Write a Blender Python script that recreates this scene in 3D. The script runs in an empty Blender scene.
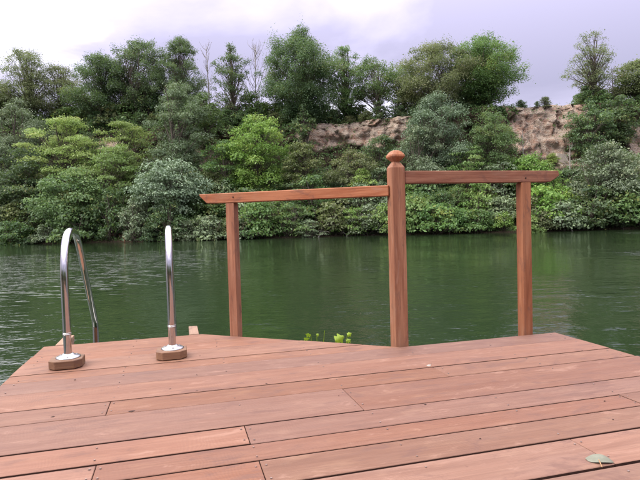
import bpy, bmesh, math, random
import numpy as np
from mathutils import Vector, Matrix
R = math.radians
scene = bpy.context.scene
C = scene.collection

# ------------------------------------------------------------------ camera
F_PX, PITCH, ROLL, YAW = 534.06, 0.03603, 0.02770, 0.26137   # focal length in 640-px pixels, angles in radians
CAM_H = 0.74            # above the deck top (z = 0)
WATER_Z = -0.70
cf = Vector((0, math.cos(PITCH), -math.sin(PITCH)))
cr = Vector((1, 0, 0)); cu = cr.cross(cf)
cR = math.cos(ROLL) * cr - math.sin(ROLL) * cu
cU = math.cos(ROLL) * cu + math.sin(ROLL) * cr
cam_d = bpy.data.cameras.new('camera'); cam = bpy.data.objects.new('camera', cam_d); C.objects.link(cam)
cam.matrix_world = Matrix(((cR.x, cU.x, -cf.x, 0), (cR.y, cU.y, -cf.y, 0), (cR.z, cU.z, -cf.z, CAM_H), (0, 0, 0, 1)))
cam_d.sensor_width = 36; cam_d.lens = F_PX / 640 * 36
cam_d.clip_start = 0.05; cam_d.clip_end = 3000
scene.camera = cam

# ------------------------------------------------------------------ sky, sun, exposure
SUN_AZ, SUN_EL = -114, 44          # degrees from the view direction (negative = left), degrees up
sun_dir = Vector((math.sin(R(SUN_AZ)) * math.cos(R(SUN_EL)), math.cos(R(SUN_AZ)) * math.cos(R(SUN_EL)), math.sin(R(SUN_EL))))
world = bpy.data.worlds.new('World'); scene.world = world; world.use_nodes = True
wn = world.node_tree.nodes; wl = world.node_tree.links
for n in list(wn): wn.remove(n)
def W(t, **k):
    n = wn.new(t)
    for a, b in k.items(): setattr(n, a, b)
    return n
def wmath(op, a, b=None):
    n = W('ShaderNodeMath', operation=op)
    for i, v in enumerate((a, b)):
        if v is None: continue
        if isinstance(v, (int, float)): n.inputs[i].default_value = v
        else: wl.new(v, n.inputs[i])
    return n.outputs[0]
sky = W('ShaderNodeTexSky', sky_type='NISHITA'); sky.sun_disc = False
sky.sun_elevation = R(SUN_EL); sky.sun_rotation = R(SUN_AZ)
bg_sky = W('ShaderNodeBackground'); bg_sky.inputs['Strength'].default_value = 0.10
wl.new(sky.outputs[0], bg_sky.inputs['Color'])
tc = W('ShaderNodeTexCoord')
mp = W('ShaderNodeMapping'); mp.inputs['Scale'].default_value = (1.0, 1.0, 2.6); mp.inputs['Location'].default_value = (3.1, 0.4, 0.35)
wl.new(tc.outputs['Generated'], mp.inputs['Vector'])
nz = W('ShaderNodeTexNoise'); nz.inputs['Scale'].default_value = 2.3; nz.inputs['Detail'].default_value = 6; nz.inputs['Roughness'].default_value = .52
nz.inputs['Distortion'].default_value = .35
wl.new(mp.outputs[0], nz.inputs['Vector'])
dot = W('ShaderNodeVectorMath', operation='DOT_PRODUCT'); dot.inputs[1].default_value = (-.40, .60, .69)      # where the cloud is thinnest, up over the left end of the far bank
wl.new(tc.outputs['Generated'], dot.inputs[0])
glow = W('ShaderNodeMapRange', interpolation_type='SMOOTHSTEP'); glow.inputs[1].default_value = .86; glow.inputs[2].default_value = 1.0
wl.new(dot.outputs['Value'], glow.inputs[0])
cl = wmath('ADD', wmath('MULTIPLY', wmath('SUBTRACT', nz.outputs[0], .5), 2.6), wmath('ADD', wmath('MULTIPLY', glow.outputs[0], 1.15), .30))
ramp = W('ShaderNodeValToRGB')
cr_ = ramp.color_ramp
cr_.elements[0].position = 0.05; cr_.elements[0].color = (.27, .25, .35, 1)
cr_.elements[1].position = .95; cr_.elements[1].color = (1.10, 1.08, 1.10, 1)
e = cr_.elements.new(.42); e.color = (.38, .35, .475, 1)
e = cr_.elements.new(.66); e.color = (.56, .535, .66, 1)
wl.new(cl, ramp.inputs[0])
sepz = W('ShaderNodeSeparateXYZ'); wl.new(tc.outputs['Generated'], sepz.inputs[0])
zen = W('ShaderNodeMapRange', interpolation_type='SMOOTHSTEP'); zen.inputs[1].default_value = .05; zen.inputs[2].default_value = 1.0; zen.inputs[3].default_value = .46; zen.inputs[4].default_value = 2.6   # overcast sky: brighter overhead
wl.new(sepz.outputs[2], zen.inputs[0])
bg_cl = W('ShaderNodeBackground'); wl.new(zen.outputs[0], bg_cl.inputs['Strength'])
wh = W('ShaderNodeMapRange', interpolation_type='SMOOTHSTEP'); wh.inputs[1].default_value = .42; wh.inputs[2].default_value = .85; wh.inputs[4].default_value = .75
wl.new(sepz.outputs[2], wh.inputs[0])
cm = W('ShaderNodeMix', data_type='RGBA'); wl.new(wh.outputs[0], cm.inputs[0]); wl.new(ramp.outputs[0], cm.inputs[6]); cm.inputs[7].default_value = (.66, .635, .62, 1)   # the thin high cloud overhead is nearly white
wl.new(cm.outputs[2], bg_cl.inputs['Color'])
mx = W('ShaderNodeMixShader'); mx.inputs[0].default_value = .93
wl.new(bg_sky.outputs[0], mx.inputs[1]); wl.new(bg_cl.outputs[0], mx.inputs[2])
wo = W('ShaderNodeOutputWorld'); wl.new(mx.outputs[0], wo.inputs['Surface'])

sl = bpy.data.lights.new('sun', 'SUN'); sl.energy = 1.5; sl.angle = R(35); sl.color = (1, .965, .91)
so = bpy.data.objects.new('sun', sl); C.objects.link(so); so.location = sun_dir * 100
so.rotation_euler = sun_dir.to_track_quat('Z', 'Y').to_euler()
scene.view_settings.view_transform = 'Standard'; scene.view_settings.look = 'None'
scene.view_settings.exposure = 1.62; scene.view_settings.gamma = 1; scene.view_settings.use_curve_mapping = False
scene.render.resolution_x = 1024; scene.render.resolution_y = 768
scene.render.engine = 'CYCLES'

# ------------------------------------------------------------------ material helpers
class NT:
    def __init__(s, name):
        s.m = bpy.data.materials.new(name); s.m.use_nodes = True
        s.n = s.m.node_tree.nodes; s.l = s.m.node_tree.links
        for x in list(s.n): s.n.remove(x)
        s.out = s.n.new('ShaderNodeOutputMaterial')
    def N(s, t, ins=None, **k):
        n = s.n.new(t)
        for a, b in k.items(): setattr(n, a, b)
        for a, b in (ins or {}).items(): s.put(n.inputs[a], b)
        return n
    def put(s, sock, v):
        if hasattr(v, 'is_output'): s.l.new(v, sock)
        else: sock.default_value = v
    def math(s, op, a, b=0.0, c=None):
        n = s.n.new('ShaderNodeMath'); n.operation = op; s.put(n.inputs[0], a); s.put(n.inputs[1], b)
        if c is not None: s.put(n.inputs[2], c)
        return n.outputs[0]
    def noise(s, vec, scale, detail=3, rough=.5, w=None, dist=0):
        n = s.n.new('ShaderNodeTexNoise')
        if w is not None: n.noise_dimensions = '4D'; s.put(n.inputs['W'], w)
        s.put(n.inputs['Vector'], vec); s.put(n.inputs['Scale'], scale); s.put(n.inputs['Detail'], detail)
        s.put(n.inputs['Roughness'], rough); s.put(n.inputs['Distortion'], dist)
        return n.outputs[0]
    def mapping(s, vec, scale=(1, 1, 1), loc=(0, 0, 0), rot=(0, 0, 0)):
        n = s.n.new('ShaderNodeMapping'); s.put(n.inputs['Vector'], vec)
        n.inputs['Scale'].default_value = scale; n.inputs['Location'].default_value = loc; n.inputs['Rotation'].default_value = rot
        return n.outputs[0]
    def ramp(s, f, stops):
        n = s.n.new('ShaderNodeValToRGB'); s.put(n.inputs[0], f); r = n.color_ramp
        while len(r.elements) < len(stops): r.elements.new(.5)
        for e, (p, c) in zip(r.elements, stops):
            e.position = p; e.color = (c[0], c[1], c[2], 1) if not isinstance(c, (int, float)) else (c, c, c, 1)
        return n.outputs[0]
    def mix(s, f, a, b, blend='MIX'):
        n = s.n.new('ShaderNodeMix'); n.data_type = 'RGBA'; n.blend_type = blend
        s.put(n.inputs[0], f)
        for i, v in ((6, a), (7, b)):
            if isinstance(v, tuple) and len(v) == 3: v = (*v, 1)
            s.put(n.inputs[i], v)
        return n.outputs[2]
    def mr(s, v, a, b, c=0.0, d=1.0, smooth=False):
        n = s.n.new('ShaderNodeMapRange')
        if smooth: n.interpolation_type = 'SMOOTHSTEP'
        for i, x in enumerate((v, a, b, c, d)): s.put(n.inputs[i], x)
        return n.outputs[0]
    def coord(s, k='Object'): return s.N('ShaderNodeTexCoord').outputs[k]
    def bump(s, h, dist=1.0, strength=1.0, normal=None):
        n = s.n.new('ShaderNodeBump'); s.put(n.inputs['Height'], h); n.inputs['Distance'].default_value = dist; n.inputs['Strength'].default_value = strength
        if normal is not None: s.put(n.inputs['Normal'], normal)
        return n.outputs[0]
    def principled(s, **k):
        n = s.n.new('ShaderNodeBsdfPrincipled')
        for a, v in k.items():
            nm = a.replace('_', ' ')
            if isinstance(v, tuple) and len(v) == 3: v = (*v, 1)
            s.put(n.inputs[nm], v)
        s.l.new(n.outputs[0], s.out.inputs['Surface'])
        return n

def mat_wood(name, axis, cols, rough=.55, saw=1.0, grey=.5, spec=.35):
    t = NT(name); co = t.coord()
    rnd = t.N('ShaderNodeObjectInfo').outputs['Random']
    w = t.math('MULTIPLY', rnd, 53.0)
    sc = {'x': (1.6, 17, 17), 'z': (17, 17, 1.3)}[axis]
    g1 = t.noise(t.mapping(co, sc), 1.1, 5, .62, w, 1.1)              # long grain figure
    sc2 = {'x': (3, 160, 160), 'z': (160, 160, 3)}[axis]
    g2 = t.noise(t.mapping(co, sc2), 1.0, 3, .6, w)                  # fine fibres
    col = t.ramp(g1, [(.25, cols[0]), (.45, cols[1]), (.62, cols[2]), (.8, cols[1])])
    col = t.mix(t.mr(g2, .3, .72, 0, .5), col, tuple(c * .62 for c in cols[0]))
    # weathering: big silvery / dark patches
    sc3 = {'x': (2.0, 5.5, 5), 'z': (5, 5, 1.6)}[axis]
    p1 = t.noise(t.mapping(co, sc3), 1.5, 4, .62, t.math('ADD', w, 7.0))
    col = t.mix(t.mr(p1, .45, .66, 0, grey, True), col, (.165, .088, .066))
    p2 = t.noise(t.mapping(co, sc3), 3.1, 4, .6, t.math('ADD', w, 19.0))
    col = t.mix(t.mr(p2, .53, .74, 0, .35, True), col, (.255, .140, .083))
    hs = t.N('ShaderNodeHueSaturation', {'Hue': t.mr(rnd, 0, 1, .497, .503), 'Saturation': t.mr(t.math('FRACT', t.math('MULTIPLY', rnd, 7.3)), 0, 1, .88, 1.08),
             'Value': t.mr(t.math('FRACT', t.math('MULTIPLY', rnd, 13.7)), 0, 1, .83, 1.13), 'Color': col})
    col = hs.outputs[0]
    # rough-sawn bands across the board
    sx = {'x': (1, .16, 0), 'z': (.0, .16, 1)}[axis]
    dv = t.N('ShaderNodeVectorMath', {0: co, 1: sx}, operation='DOT_PRODUCT').outputs['Value']
    wob = t.noise(co, 6, 2, .5, w)
    sn = t.math('SINE', t.math('ADD', t.math('MULTIPLY', dv, 480.0), t.math('MULTIPLY', wob, 60.0)))
    pm = t.mr(t.noise(co, 4.0, 3, .6, t.math('ADD', w, 31.0)), .40, .66, 0, 1, True)
    sawv = t.math('MULTIPLY', t.math('MULTIPLY', sn, pm), saw)
    col = t.mix(t.mr(sawv, -1, 1, .0, .11), col, (.11, .052, .042))
    p3 = t.noise(t.mapping(co, {'x': (1, 2.6, 2), 'z': (2.6, 2.6, 1)}[axis]), 4.2, 6, .72, t.math('ADD', w, 43.0), .8)      # water stains and scuffs
    col = t.mix(t.mr(p3, .52, .64, 0, .55, True), col, (.098, .049, .039))
    col = t.mix(t.mr(p3, .44, .34, 0, .30, True), col, (.295, .175, .130))
    # small dark specks
    sp = t.noise(co, 55, 2, .5, w)
    col = t.mix(t.mr(sp, .74, .80, 0, .55), col, (.07, .03, .025))
    h = t.math('ADD', t.math('MULTIPLY', g2, .0012), t.math('MULTIPLY', sawv, .00010))
    h = t.math('ADD', h, t.math('MULTIPLY', g1, .0012))
    t.principled(Base_Color=col, Roughness=t.mr(p1, .3, .7, rough - .06, rough + .12), Specular_IOR_Level=spec, Normal=t.bump(h))
    return t.m

def mat_plain(name, col, rough=.5, metal=0.0, spec=.5, noise_amt=.25, nscale=30):
    t = NT(name); co = t.coord()
    n = t.noise(co, nscale, 3, .6)
    c = t.mix(t.mr(n, .3, .7, 0, noise_amt), col, tuple(x * .45 for x in col))
    t.principled(Base_Color=c, Roughness=t.mr(n, .3, .7, rough * .8, min(1, rough * 1.25)), Metallic=metal, Specular_IOR_Level=spec)
    return t.m

def mat_leaf(name, a, b, warm=(.24, .22, .05), transl=.47, rough=.5, spec=.35, var=.5):
    t = NT(name)
    at = t.N('ShaderNodeAttribute', attribute_name='tint').outputs['Fac']
    rnd = t.N('ShaderNodeObjectInfo').outputs['Random']
    col = t.mix(t.mr(at, 0, 1, 0, 1), a, b)
    col = t.mix(t.mr(at, .93, 1.0, 0, .6), col, warm)
    hs = t.N('ShaderNodeHueSaturation', {'Hue': t.mr(rnd, 0, 1, .5 - .018 * var, .5 + .02 * var),
             'Saturation': t.mr(t.math('FRACT', t.math('MULTIPLY', rnd, 5.7)), 0, 1, 1 - .22 * var, 1 + .12 * var),
             'Value': t.mr(t.math('FRACT', t.math('MULTIPLY', rnd, 11.3)), 0, 1, 1 - .34 * var, 1 + .34 * var), 'Color': col})
    col = hs.outputs[0]
    p = t.principled(Base_Color=col, Roughness=rough, Specular_IOR_Level=spec)
    tr = t.N('ShaderNodeBsdfTranslucent', {'Color': t.mix(.35, col, (.16, .24, .03))})
    m = t.N('ShaderNodeMixShader', {0: transl}); t.l.new(p.outputs[0], m.inputs[1]); t.l.new(tr.outputs[0], m.inputs[2])
    t.l.new(m.outputs[0], t.out.inputs['Surface'])
    return t.m

def mat_bark(name, a, b):
    t = NT(name); co = t.coord()
    n = t.noise(t.mapping(co, (6, 6, 1.5)), 1.4, 4, .65)
    t.principled(Base_Color=t.mix(t.mr(n, .3, .7), a, b), Roughness=.85, Specular_IOR_Level=.2, Normal=t.bump(n, .05))
    return t.m

M = {}
M['deck'] = mat_wood('deck_wood', 'x', [(0.144, 0.062, 0.037), (0.178, 0.081, 0.049), (0.198, 0.096, 0.060)], .62, 1.0, .36, .25)
M['post'] = mat_wood('post_wood', 'z', [(0.160, 0.047, 0.017), (0.259, 0.088, 0.036), (0.354, 0.146, 0.068)], .55, .3, .0, .15)
M['rail'] = mat_wood('rail_wood', 'x', [(0.160, 0.047, 0.017), (0.259, 0.088, 0.036), (0.354, 0.146, 0.068)], .55, .3, .0, .15)
M['block'] = mat_wood('block_wood', 'x', [(0.127, 0.054, 0.019), (0.162, 0.071, 0.029), (0.191, 0.090, 0.039)], .55, .3, .1)
M['joist'] = mat_wood('joist_wood', 'x', [(0.204, 0.112, 0.071), (0.260, 0.157, 0.103), (0.306, 0.196, 0.135)], .6, .3, .2)
M['pile'] = mat_wood('pile_wood', 'z', [(0.090, 0.051, 0.032), (0.118, 0.067, 0.043), (0.147, 0.084, 0.054)], .7, .2, .3)
M['screw'] = mat_plain('screw_steel', (.40, .30, .26), .4, .8, .5, .9, 9)
M['knot'] = mat_plain('knot_dark', (.035, .016, .012), .7, 0, .2)
M['steel'] = (lambda t: (t.principled(Base_Color=(.56, .545, .53), Metallic=1.0, Roughness=t.mr(t.noise(t.coord(), 40, 3, .6), .3, .75, .05, .16)), t.m)[1])(NT('polished_steel'))
M['steel_fl'] = (lambda t: (t.principled(Base_Color=(.42, .41, .40), Metallic=1.0, Roughness=t.mr(t.noise(t.coord(), 60, 3, .6), .3, 0.75, .22, .40)), t.m)[1])(NT('flange_steel'))
M['bark'] = mat_bark('bark_brown', (.055, .043, .033), (.13, .11, .088))
M['bark_pale'] = mat_bark('bark_pale', (.16, .145, .125), (.30, .28, .25))
M['twig_red'] = mat_bark('twig_red', (.17, .07, .04), (.27, .13, .08))
M['lf_dark'] = mat_leaf('leaf_dark', (0.051, 0.099, 0.043), (0.135, 0.205, 0.086))
M['lf_mid'] = mat_leaf('leaf_mid', (0.065, 0.131, 0.043), (0.173, 0.270, 0.092))
M['lf_bright'] = mat_leaf('leaf_bright', (0.116, 0.225, 0.049), (0.243, 0.356, 0.097), (.26, .25, .05))
M['lf_yellow'] = mat_leaf('leaf_yellow', (0.181, 0.283, 0.052), (0.313, 0.400, 0.103), (.30, .27, .05))
M['lf_grey'] = mat_leaf('leaf_grey', (0.109, 0.152, 0.087), (0.190, 0.257, 0.128), (.20, .20, .09), .28)
M['lf_silver'] = mat_leaf('leaf_silver', (0.123, 0.181, 0.109), (0.186, 0.259, 0.150), (.24, .26, .18), .25, .45)
M['lf_olive'] = mat_leaf('leaf_olive', (0.094, 0.123, 0.049), (0.216, 0.243, 0.108), (.22, .17, .07))
M['lf_brown'] = mat_leaf('leaf_brown', (.085, .075, .048), (.17, .145, .10), (.20, .12, .07), .2)
M['lf_red'] = mat_leaf('leaf_red', (.16, .055, .03), (.27, .12, .06), (.3, .14, .08), .25)
M['lf_lime'] = mat_leaf('leaf_lime', (.230, .330, .018), (.330, .420, .030), (0.170, 0.280, 0.027), .42, .4, .4, .1)
M['lf_dry'] = mat_plain('dry_leaf', (0.153, 0.155, 0.117), .6, 0, .3, .3, 60)
M['stalk'] = mat_plain('leaf_stalk', (0.284, 0.163, 0.081), .6, 0, .3, .2, 60)
M['litter'] = mat_plain('litter_pale', (0.284, 0.268, 0.238), .7, 0, .3, .3, 90)

# ------------------------------------------------------------------ object helpers
def tag(o, label=None, cat=None, group=None, kind=None):
    for k, v in (('label', label), ('category', cat), ('group', group), ('kind', kind)):
        if v: o[k] = v
    return o
def empty(name, loc=(0, 0, 0), rz=0.0):
    o = bpy.data.objects.new(name, None); C.objects.link(o); o.location = loc; o.rotation_euler = (0, 0, rz); o.empty_display_size = .2
    return o
def link(name, me, mat, parent=None, loc=(0, 0, 0), rot=(0, 0, 0)):
    if mat is not None and not me.materials: me.materials.append(mat)
    o = bpy.data.objects.new(name, me); C.objects.link(o); o.location = loc; o.rotation_euler = rot
    if parent is not None: o.parent = parent
    return o
def bm_mesh(name, bm, smooth=False):
    bmesh.ops.recalc_face_normals(bm, faces=bm.faces)
    me = bpy.data.meshes.new(name); bm.to_mesh(me); bm.free()
    if smooth:
        me.polygons.foreach_set('use_smooth', [True] * len(me.polygons))
    return me
def raw_mesh(name, V, Fq, smooth=False, tint=None):
    """V (n,3), Fq (m,k) all faces with the same k."""
    V = np.asarray(V, np.float32); Fq = np.asarray(Fq, np.int32); m, k = Fq.shape
    me = bpy.data.meshes.new(name)
    me.vertices.add(len(V)); me.vertices.foreach_set('co', V.ravel())
    me.loops.add(m * k); me.loops.foreach_set('vertex_index', Fq.ravel())
    me.polygons.add(m); me.polygons.foreach_set('loop_start', np.arange(0, m * k, k, dtype=np.int32))
    if smooth: me.polygons.foreach_set('use_smooth', np.ones(m, bool))
    if tint is not None:
        a = me.attributes.new('tint', 'FLOAT', 'POINT'); a.data.foreach_set('value', np.asarray(tint, np.float32))
    me.update(calc_edges=True)
    return me
def prism(poly, z0, z1, bev=.003, axis='z'):
    """polygon extruded along z (or y), edges chamfered."""
    bm = bmesh.new()
    P = (lambda a, b, c: (a, b, c)) if axis == 'z' else (lambda a, b, c: (a, c, b))
    lo = [bm.verts.new(P(x, y, z0)) for x, y in poly]; hi = [bm.verts.new(P(x, y, z1)) for x, y in poly]
    bm.faces.new(lo); bm.faces.new(hi); n = len(poly)
    for i in range(n): bm.faces.new((lo[i], lo[(i + 1) % n], hi[(i + 1) % n], hi[i]))
    bmesh.ops.recalc_face_normals(bm, faces=bm.faces)
    if bev: bmesh.ops.bevel(bm, geom=list(bm.edges), offset=bev, segments=1, affect='EDGES', clamp_overlap=True)
    return bm
def box_poly(x0, x1, y0, y1): return [(x0, y0), (x1, y0), (x1, y1), (x0, y1)]
def tube_np(pts, rad, sides=6, cap=True):
    pts = np.asarray(pts, float); n = len(pts); rad = np.broadcast_to(rad, (n,))
    T = np.gradient(pts, axis=0); T /= np.linalg.norm(T, axis=1)[:, None] + 1e-9
    ref = np.array([0, 0, 1.]) if abs(T[0][2]) < .9 else np.array([1., 0, 0])
    V = []; u = np.cross(T[0], ref); u /= np.linalg.norm(u)
    for i in range(n):
        u = u - T[i] * (u @ T[i]); u /= np.linalg.norm(u) + 1e-9; w = np.cross(T[i], u)
        a = np.arange(sides) * 2 * math.pi / sides
        V.append(pts[i] + rad[i] * (np.cos(a)[:, None] * u + np.sin(a)[:, None] * w))
    V = np.concatenate(V); Fq = []
    for i in range(n - 1):
        for k in range(sides):
            a = i * sides + k; b = i * sides + (k + 1) % sides
            Fq.append((a, b, b + sides, a + sides))
    return V, np.array(Fq)
def merge(parts):
    Vs = []; Fs = []; o = 0
    for v, f in parts:
        Vs.append(v); Fs.append(f + o); o += len(v)
    return np.concatenate(Vs), np.concatenate(Fs)
def bezier(a, b, c, n):
    t = np.linspace(0, 1, n)[:, None]; a, b, c = map(np.asarray, (a, b, c))
    return (1 - t) ** 2 * a + 2 * t * (1 - t) * b + t ** 2 * c
def px_ray(x, y):
    return cf * F_PX + cR * (x - 320) + cU * (240 - y)
def at(x, y, Y):
    d = px_ray(x, y); t = Y / d.y
    return Vector((d.x * t, Y, CAM_H + d.z * t))

# ------------------------------------------------------------------ lake
def shore(X): return 47.2 - .08 * X + .7 * np.sin(X * .21 + 1) + .4 * np.sin(X * .57)
t = NT('lake_water'); co = t.coord()
wind = t.noise(t.mapping(co, (1, .55, 1)), .16, 4, .6)
left = t.mr(t.N('ShaderNodeSeparateXYZ', {0: co}).outputs[0], -2, -9, 0, 1, True)
far_ = t.N('ShaderNodeSeparateXYZ', {0: co}).outputs[1]
band = t.math('MULTIPLY', t.mr(far_, 9, 15, 0, 1, True), t.mr(far_, 33, 24, 0, 1, True))
patch = t.math('MULTIPLY', left, band)                                     # the wind-ruffled reach off the left bank
amp = t.math('ADD', t.mr(wind, .40, .66, .20, 1.0), t.math('MULTIPLY', patch, .8))
w1 = t.noise(t.mapping(co, (.75, 1.25, 1), (0, 0, 0), (0, 0, .25)), 1.5, 2, .5)
w2 = t.noise(t.mapping(co, (.75, 1.2, 1), (4, 1, 0), (0, 0, -.2)), 4.2, 2, .55)
w3 = t.noise(t.mapping(co, (1, 1.3, 1), (9, 3, 0), (0, 0, .1)), 13.0, 2, .5)
h = t.math('ADD', t.math('MULTIPLY', w1, .050), t.math('ADD', t.math('MULTIPLY', w2, .024), t.math('MULTIPLY', w3, .0085)))
h = t.math('MULTIPLY', h, amp)
w4 = t.noise(t.mapping(co, (.55, 1.25, 1), (2, 7, 0), (0, 0, .12)), 3.4, 2, .5)             # short steep wavelets where the breeze touches down
gust = t.math('ADD', patch, t.mr(wind, .56, .70, 0, .55, True))
h = t.math('ADD', h, t.math('MULTIPLY', t.math('MULTIPLY', t.mr(w4, .54, .70, 0, 1, True), gust), .068))
t.principled(Base_Color=(.012, .022, .009), Roughness=.02, IOR=1.333, Specular_IOR_Level=.5, Normal=t.bump(h))
V = [(-400, -200, WATER_Z), (400, -200, WATER_Z), (400, 75, WATER_Z), (-400, 75, WATER_Z)]
lake = link('lake_water', raw_mesh('lake_water', V, [(0, 1, 2, 3)]), t.m); tag(lake, kind='structure')
lake['label'] = 'dark green rippled lake water between the deck and the far bank'

# ------------------------------------------------------------------ hillside with cliff
def top_z(X): return 11.6 + .9 / (1 + np.exp(-(X - 14) / 2)) + .12 * np.sin(X * .23) + .06 * np.sin(X * .71 + 2) + 0.5 / (1 + np.exp((X + 18) / 4))
PS = np.array([-9, -3, 0, .7, 2.0, 5.0, 8.2, 10.6, 11.5, 12.1, 12.7, 14.5, 22, 60, 300.])        # metres back from the waterline
def prof_z(X):
    T = top_z(X)
    return np.array([-4 + 0 * X, -2.2 + 0 * X, WATER_Z + 0 * X, -.35 + 0 * X, .25 + 0 * X, .17 * T, (.36 * T), .50 * T, .74 * T, .93 * T, T, T + .15, T + .1, T - .5, T - 3])
def ground(X, Y):
    z = prof_z(np.array(float(X))); return float(np.interp(Y - shore(X), PS, z))
def hit(px, py):
    Y = 46.0
    while Y < 75:
        p = at(px, py, Y)
        if p.z < ground(p.x, Y): return p
        Y += .05
    return at(px, py, 60)
def vnoise(x, y, seed):
    """smooth value noise"""
    rs = np.random.RandomState(seed); G = rs.rand(64, 64)
    xi = np.floor(x).astype(int); yi = np.floor(y).astype(int); fx = x - xi; fy = y - yi
    fx = fx * fx * (3 - 2 * fx); fy = fy * fy * (3 - 2 * fy); g = lambda a, b: G[a % 64, b % 64]
    return (g(xi, yi) * (1 - fx) + g(xi + 1, yi) * fx) * (1 - fy) + (g(xi, yi + 1) * (1 - fx) + g(xi + 1, yi + 1) * fx) * fy - .5
def blocks(x, y, seed):
    """jittered-cell noise: each cell is one broken block with its own tilt"""
    rs = np.random.RandomState(seed); J = rs.rand(64, 64, 2); H_ = rs.rand(64, 64) - .5; A_ = rs.rand(64, 64, 2) - .5
    xi = np.floor(x).astype(int); yi = np.floor(y).astype(int); best = np.full(x.shape, 9e9); val = np.zeros(x.shape)
    for dx in (-1, 0, 1):
        for dy in (-1, 0, 1):
            a, b = (xi + dx) % 64, (yi + dy) % 64
            ox = x - (xi + dx + J[a, b, 0]); oy = y - (yi + dy + J[a, b, 1]); d = ox * ox + oy * oy
            v = H_[a, b] + A_[a, b, 0] * ox * .8 + A_[a, b, 1] * oy * .8
            val = np.where(d < best, v, val); best = np.minimum(best, d)
    return val
ROCK = [(-2.5, 10.5, 8.6, 12.2), (20.5, 29.0, 5.4, 13.5), (32.3, 38, 6.0, 10.5), (-13.2, -11.0, 5.5, 9.8), (-25.5, -22.6, 9.4, 11.0)]    # bare faces: X range, z range
def rockness(X, z):
    r = np.zeros_like(X)
    for i, (a, b, c, d) in enumerate(ROCK):
        n = vnoise(X * .9, z * .9, 40 + i) * 1.6
        ex = np.minimum(X - a, b - X) + n; ez = np.minimum(z - c, d - z) + n * .8
        r = np.maximum(r, np.clip(np.minimum(ex, ez) * 1.6, 0, 1))
    return r
xs = np.concatenate([np.linspace(-160, -52, 30)[:-1], np.linspace(-52, 52, 560), np.linspace(52, 160, 30)[1:]])
tt = np.concatenate([np.linspace(0, 2, 6)[:-1], np.linspace(2, 5, 20)[:-1], np.linspace(5, 11, 74)[:-1], np.linspace(11, 14, 26)])
XX, TT = np.meshgrid(xs, tt, indexing='ij')
ss = np.interp(TT, np.arange(15), PS)
pz = prof_z(xs)                                    # (15, nx)
ZZ = np.stack([np.interp(tt, np.arange(15), pz[:, i]) for i in range(len(xs))])
YY = shore(XX) + ss
st = np.clip((TT - 5.5) / 1.5, 0, 1) * np.clip((10.6 - TT) / .6, 0, 1)        # steep part
big = vnoise(XX * .35, ZZ * .35, 1) * 2.0 + vnoise(XX * .9, ZZ * 1.3, 2) * 1.0 + vnoise(XX * 2.2, ZZ * 3.4, 3) * .55 + vnoise(XX * 5, ZZ * 6, 4) * .25
ledge = ((ZZ * .62 + vnoise(XX * .30, ZZ * .2, 9) * 1.6) % 1)                       # beds that step back
big = big + np.abs(vnoise(XX * .75, ZZ * .12, 21)) * 2.6 + np.abs(vnoise(XX * 1.9, ZZ * .35, 22)) * 1.1 + np.round(vnoise(XX * 1.4, ZZ * 1.7, 23) * 5) * .10   # gullies and broken blocks
YY = YY + st * (big * .30 - .2 + blocks(XX * .8, ZZ * .45, 61) * .95 + blocks(XX * 1.7, ZZ * 1.5, 62) * .45 + ledge * .15)
ZZ = ZZ + (1 - st) * np.clip(TT - 3, 0, 1) * (vnoise(XX * .5, YY * .5, 5) * .5 + vnoise(XX * 1.6, YY * 1.6, 6) * .2) * np.clip((13 - TT), 0, 1)
nx, nt = XX.shape
idx = np.arange(nx * nt).reshape(nx, nt)
Fq = np.stack([idx[:-1, :-1], idx[1:, :-1], idx[1:, 1:], idx[:-1, 1:]], -1).reshape(-1, 4)
tm = NT('hillside_rock'); co = tm.coord()
bare = tm.N('ShaderNodeAttribute', attribute_name='tint').outputs['Fac']
st_n = tm.noise(tm.mapping(co, (.35, .35, 2.4)), 1.3, 5, .6, None, .5)
bl = tm.noise(co, 1.1, 5, .65)
fine = tm.noise(co, 6.5, 4, .65)
rock = tm.ramp(st_n, [(.25, (0.338, 0.211, 0.152)), (.40, (0.457, 0.338, 0.253)), (.52, (0.537, 0.446, 0.354)), (.66, (0.407, 0.279, 0.207))])
rock = tm.mix(tm.mr(bl, .46, .66, 0, .75, True), rock, (.42, .235, .16))
rock = tm.mix(tm.mr(fine, .54, .72, 0, .38), rock, (.13, .09, .065))
vor = tm.N('ShaderNodeTexVoronoi', {'Vector': tm.mapping(co, (.7, .7, 1.3)), 'Scale': 1.6}, feature='DISTANCE_TO_EDGE').outputs['Distance']
rock = tm.mix(tm.mr(vor, 0, .035, .22, 0), rock, (.09, .06, .045))
soil = tm.mix(bl, (.045, .035, .022), (.10, .075, .05))
col = tm.mix(tm.mr(bare, .05, .55), soil, rock)
hh = tm.math('ADD', tm.math('MULTIPLY', fine, .42), tm.math('ADD', tm.math('MULTIPLY', st_n, .45), tm.math('MULTIPLY', tm.mr(vor, 0, .06), .05)))
tm.principled(Base_Color=col, Roughness=.92, Specular_IOR_Level=.15, Normal=tm.bump(hh))
hill_me = raw_mesh('hillside', np.stack([XX, YY, ZZ], -1).reshape(-1, 3), Fq, False, rockness(XX, ZZ).ravel())
hill = link('hillside', hill_me, tm.m); tag(hill, kind='structure')
hill['label'] = 'steep wooded bank with bare pinkish rock faces below a level top'

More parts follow.
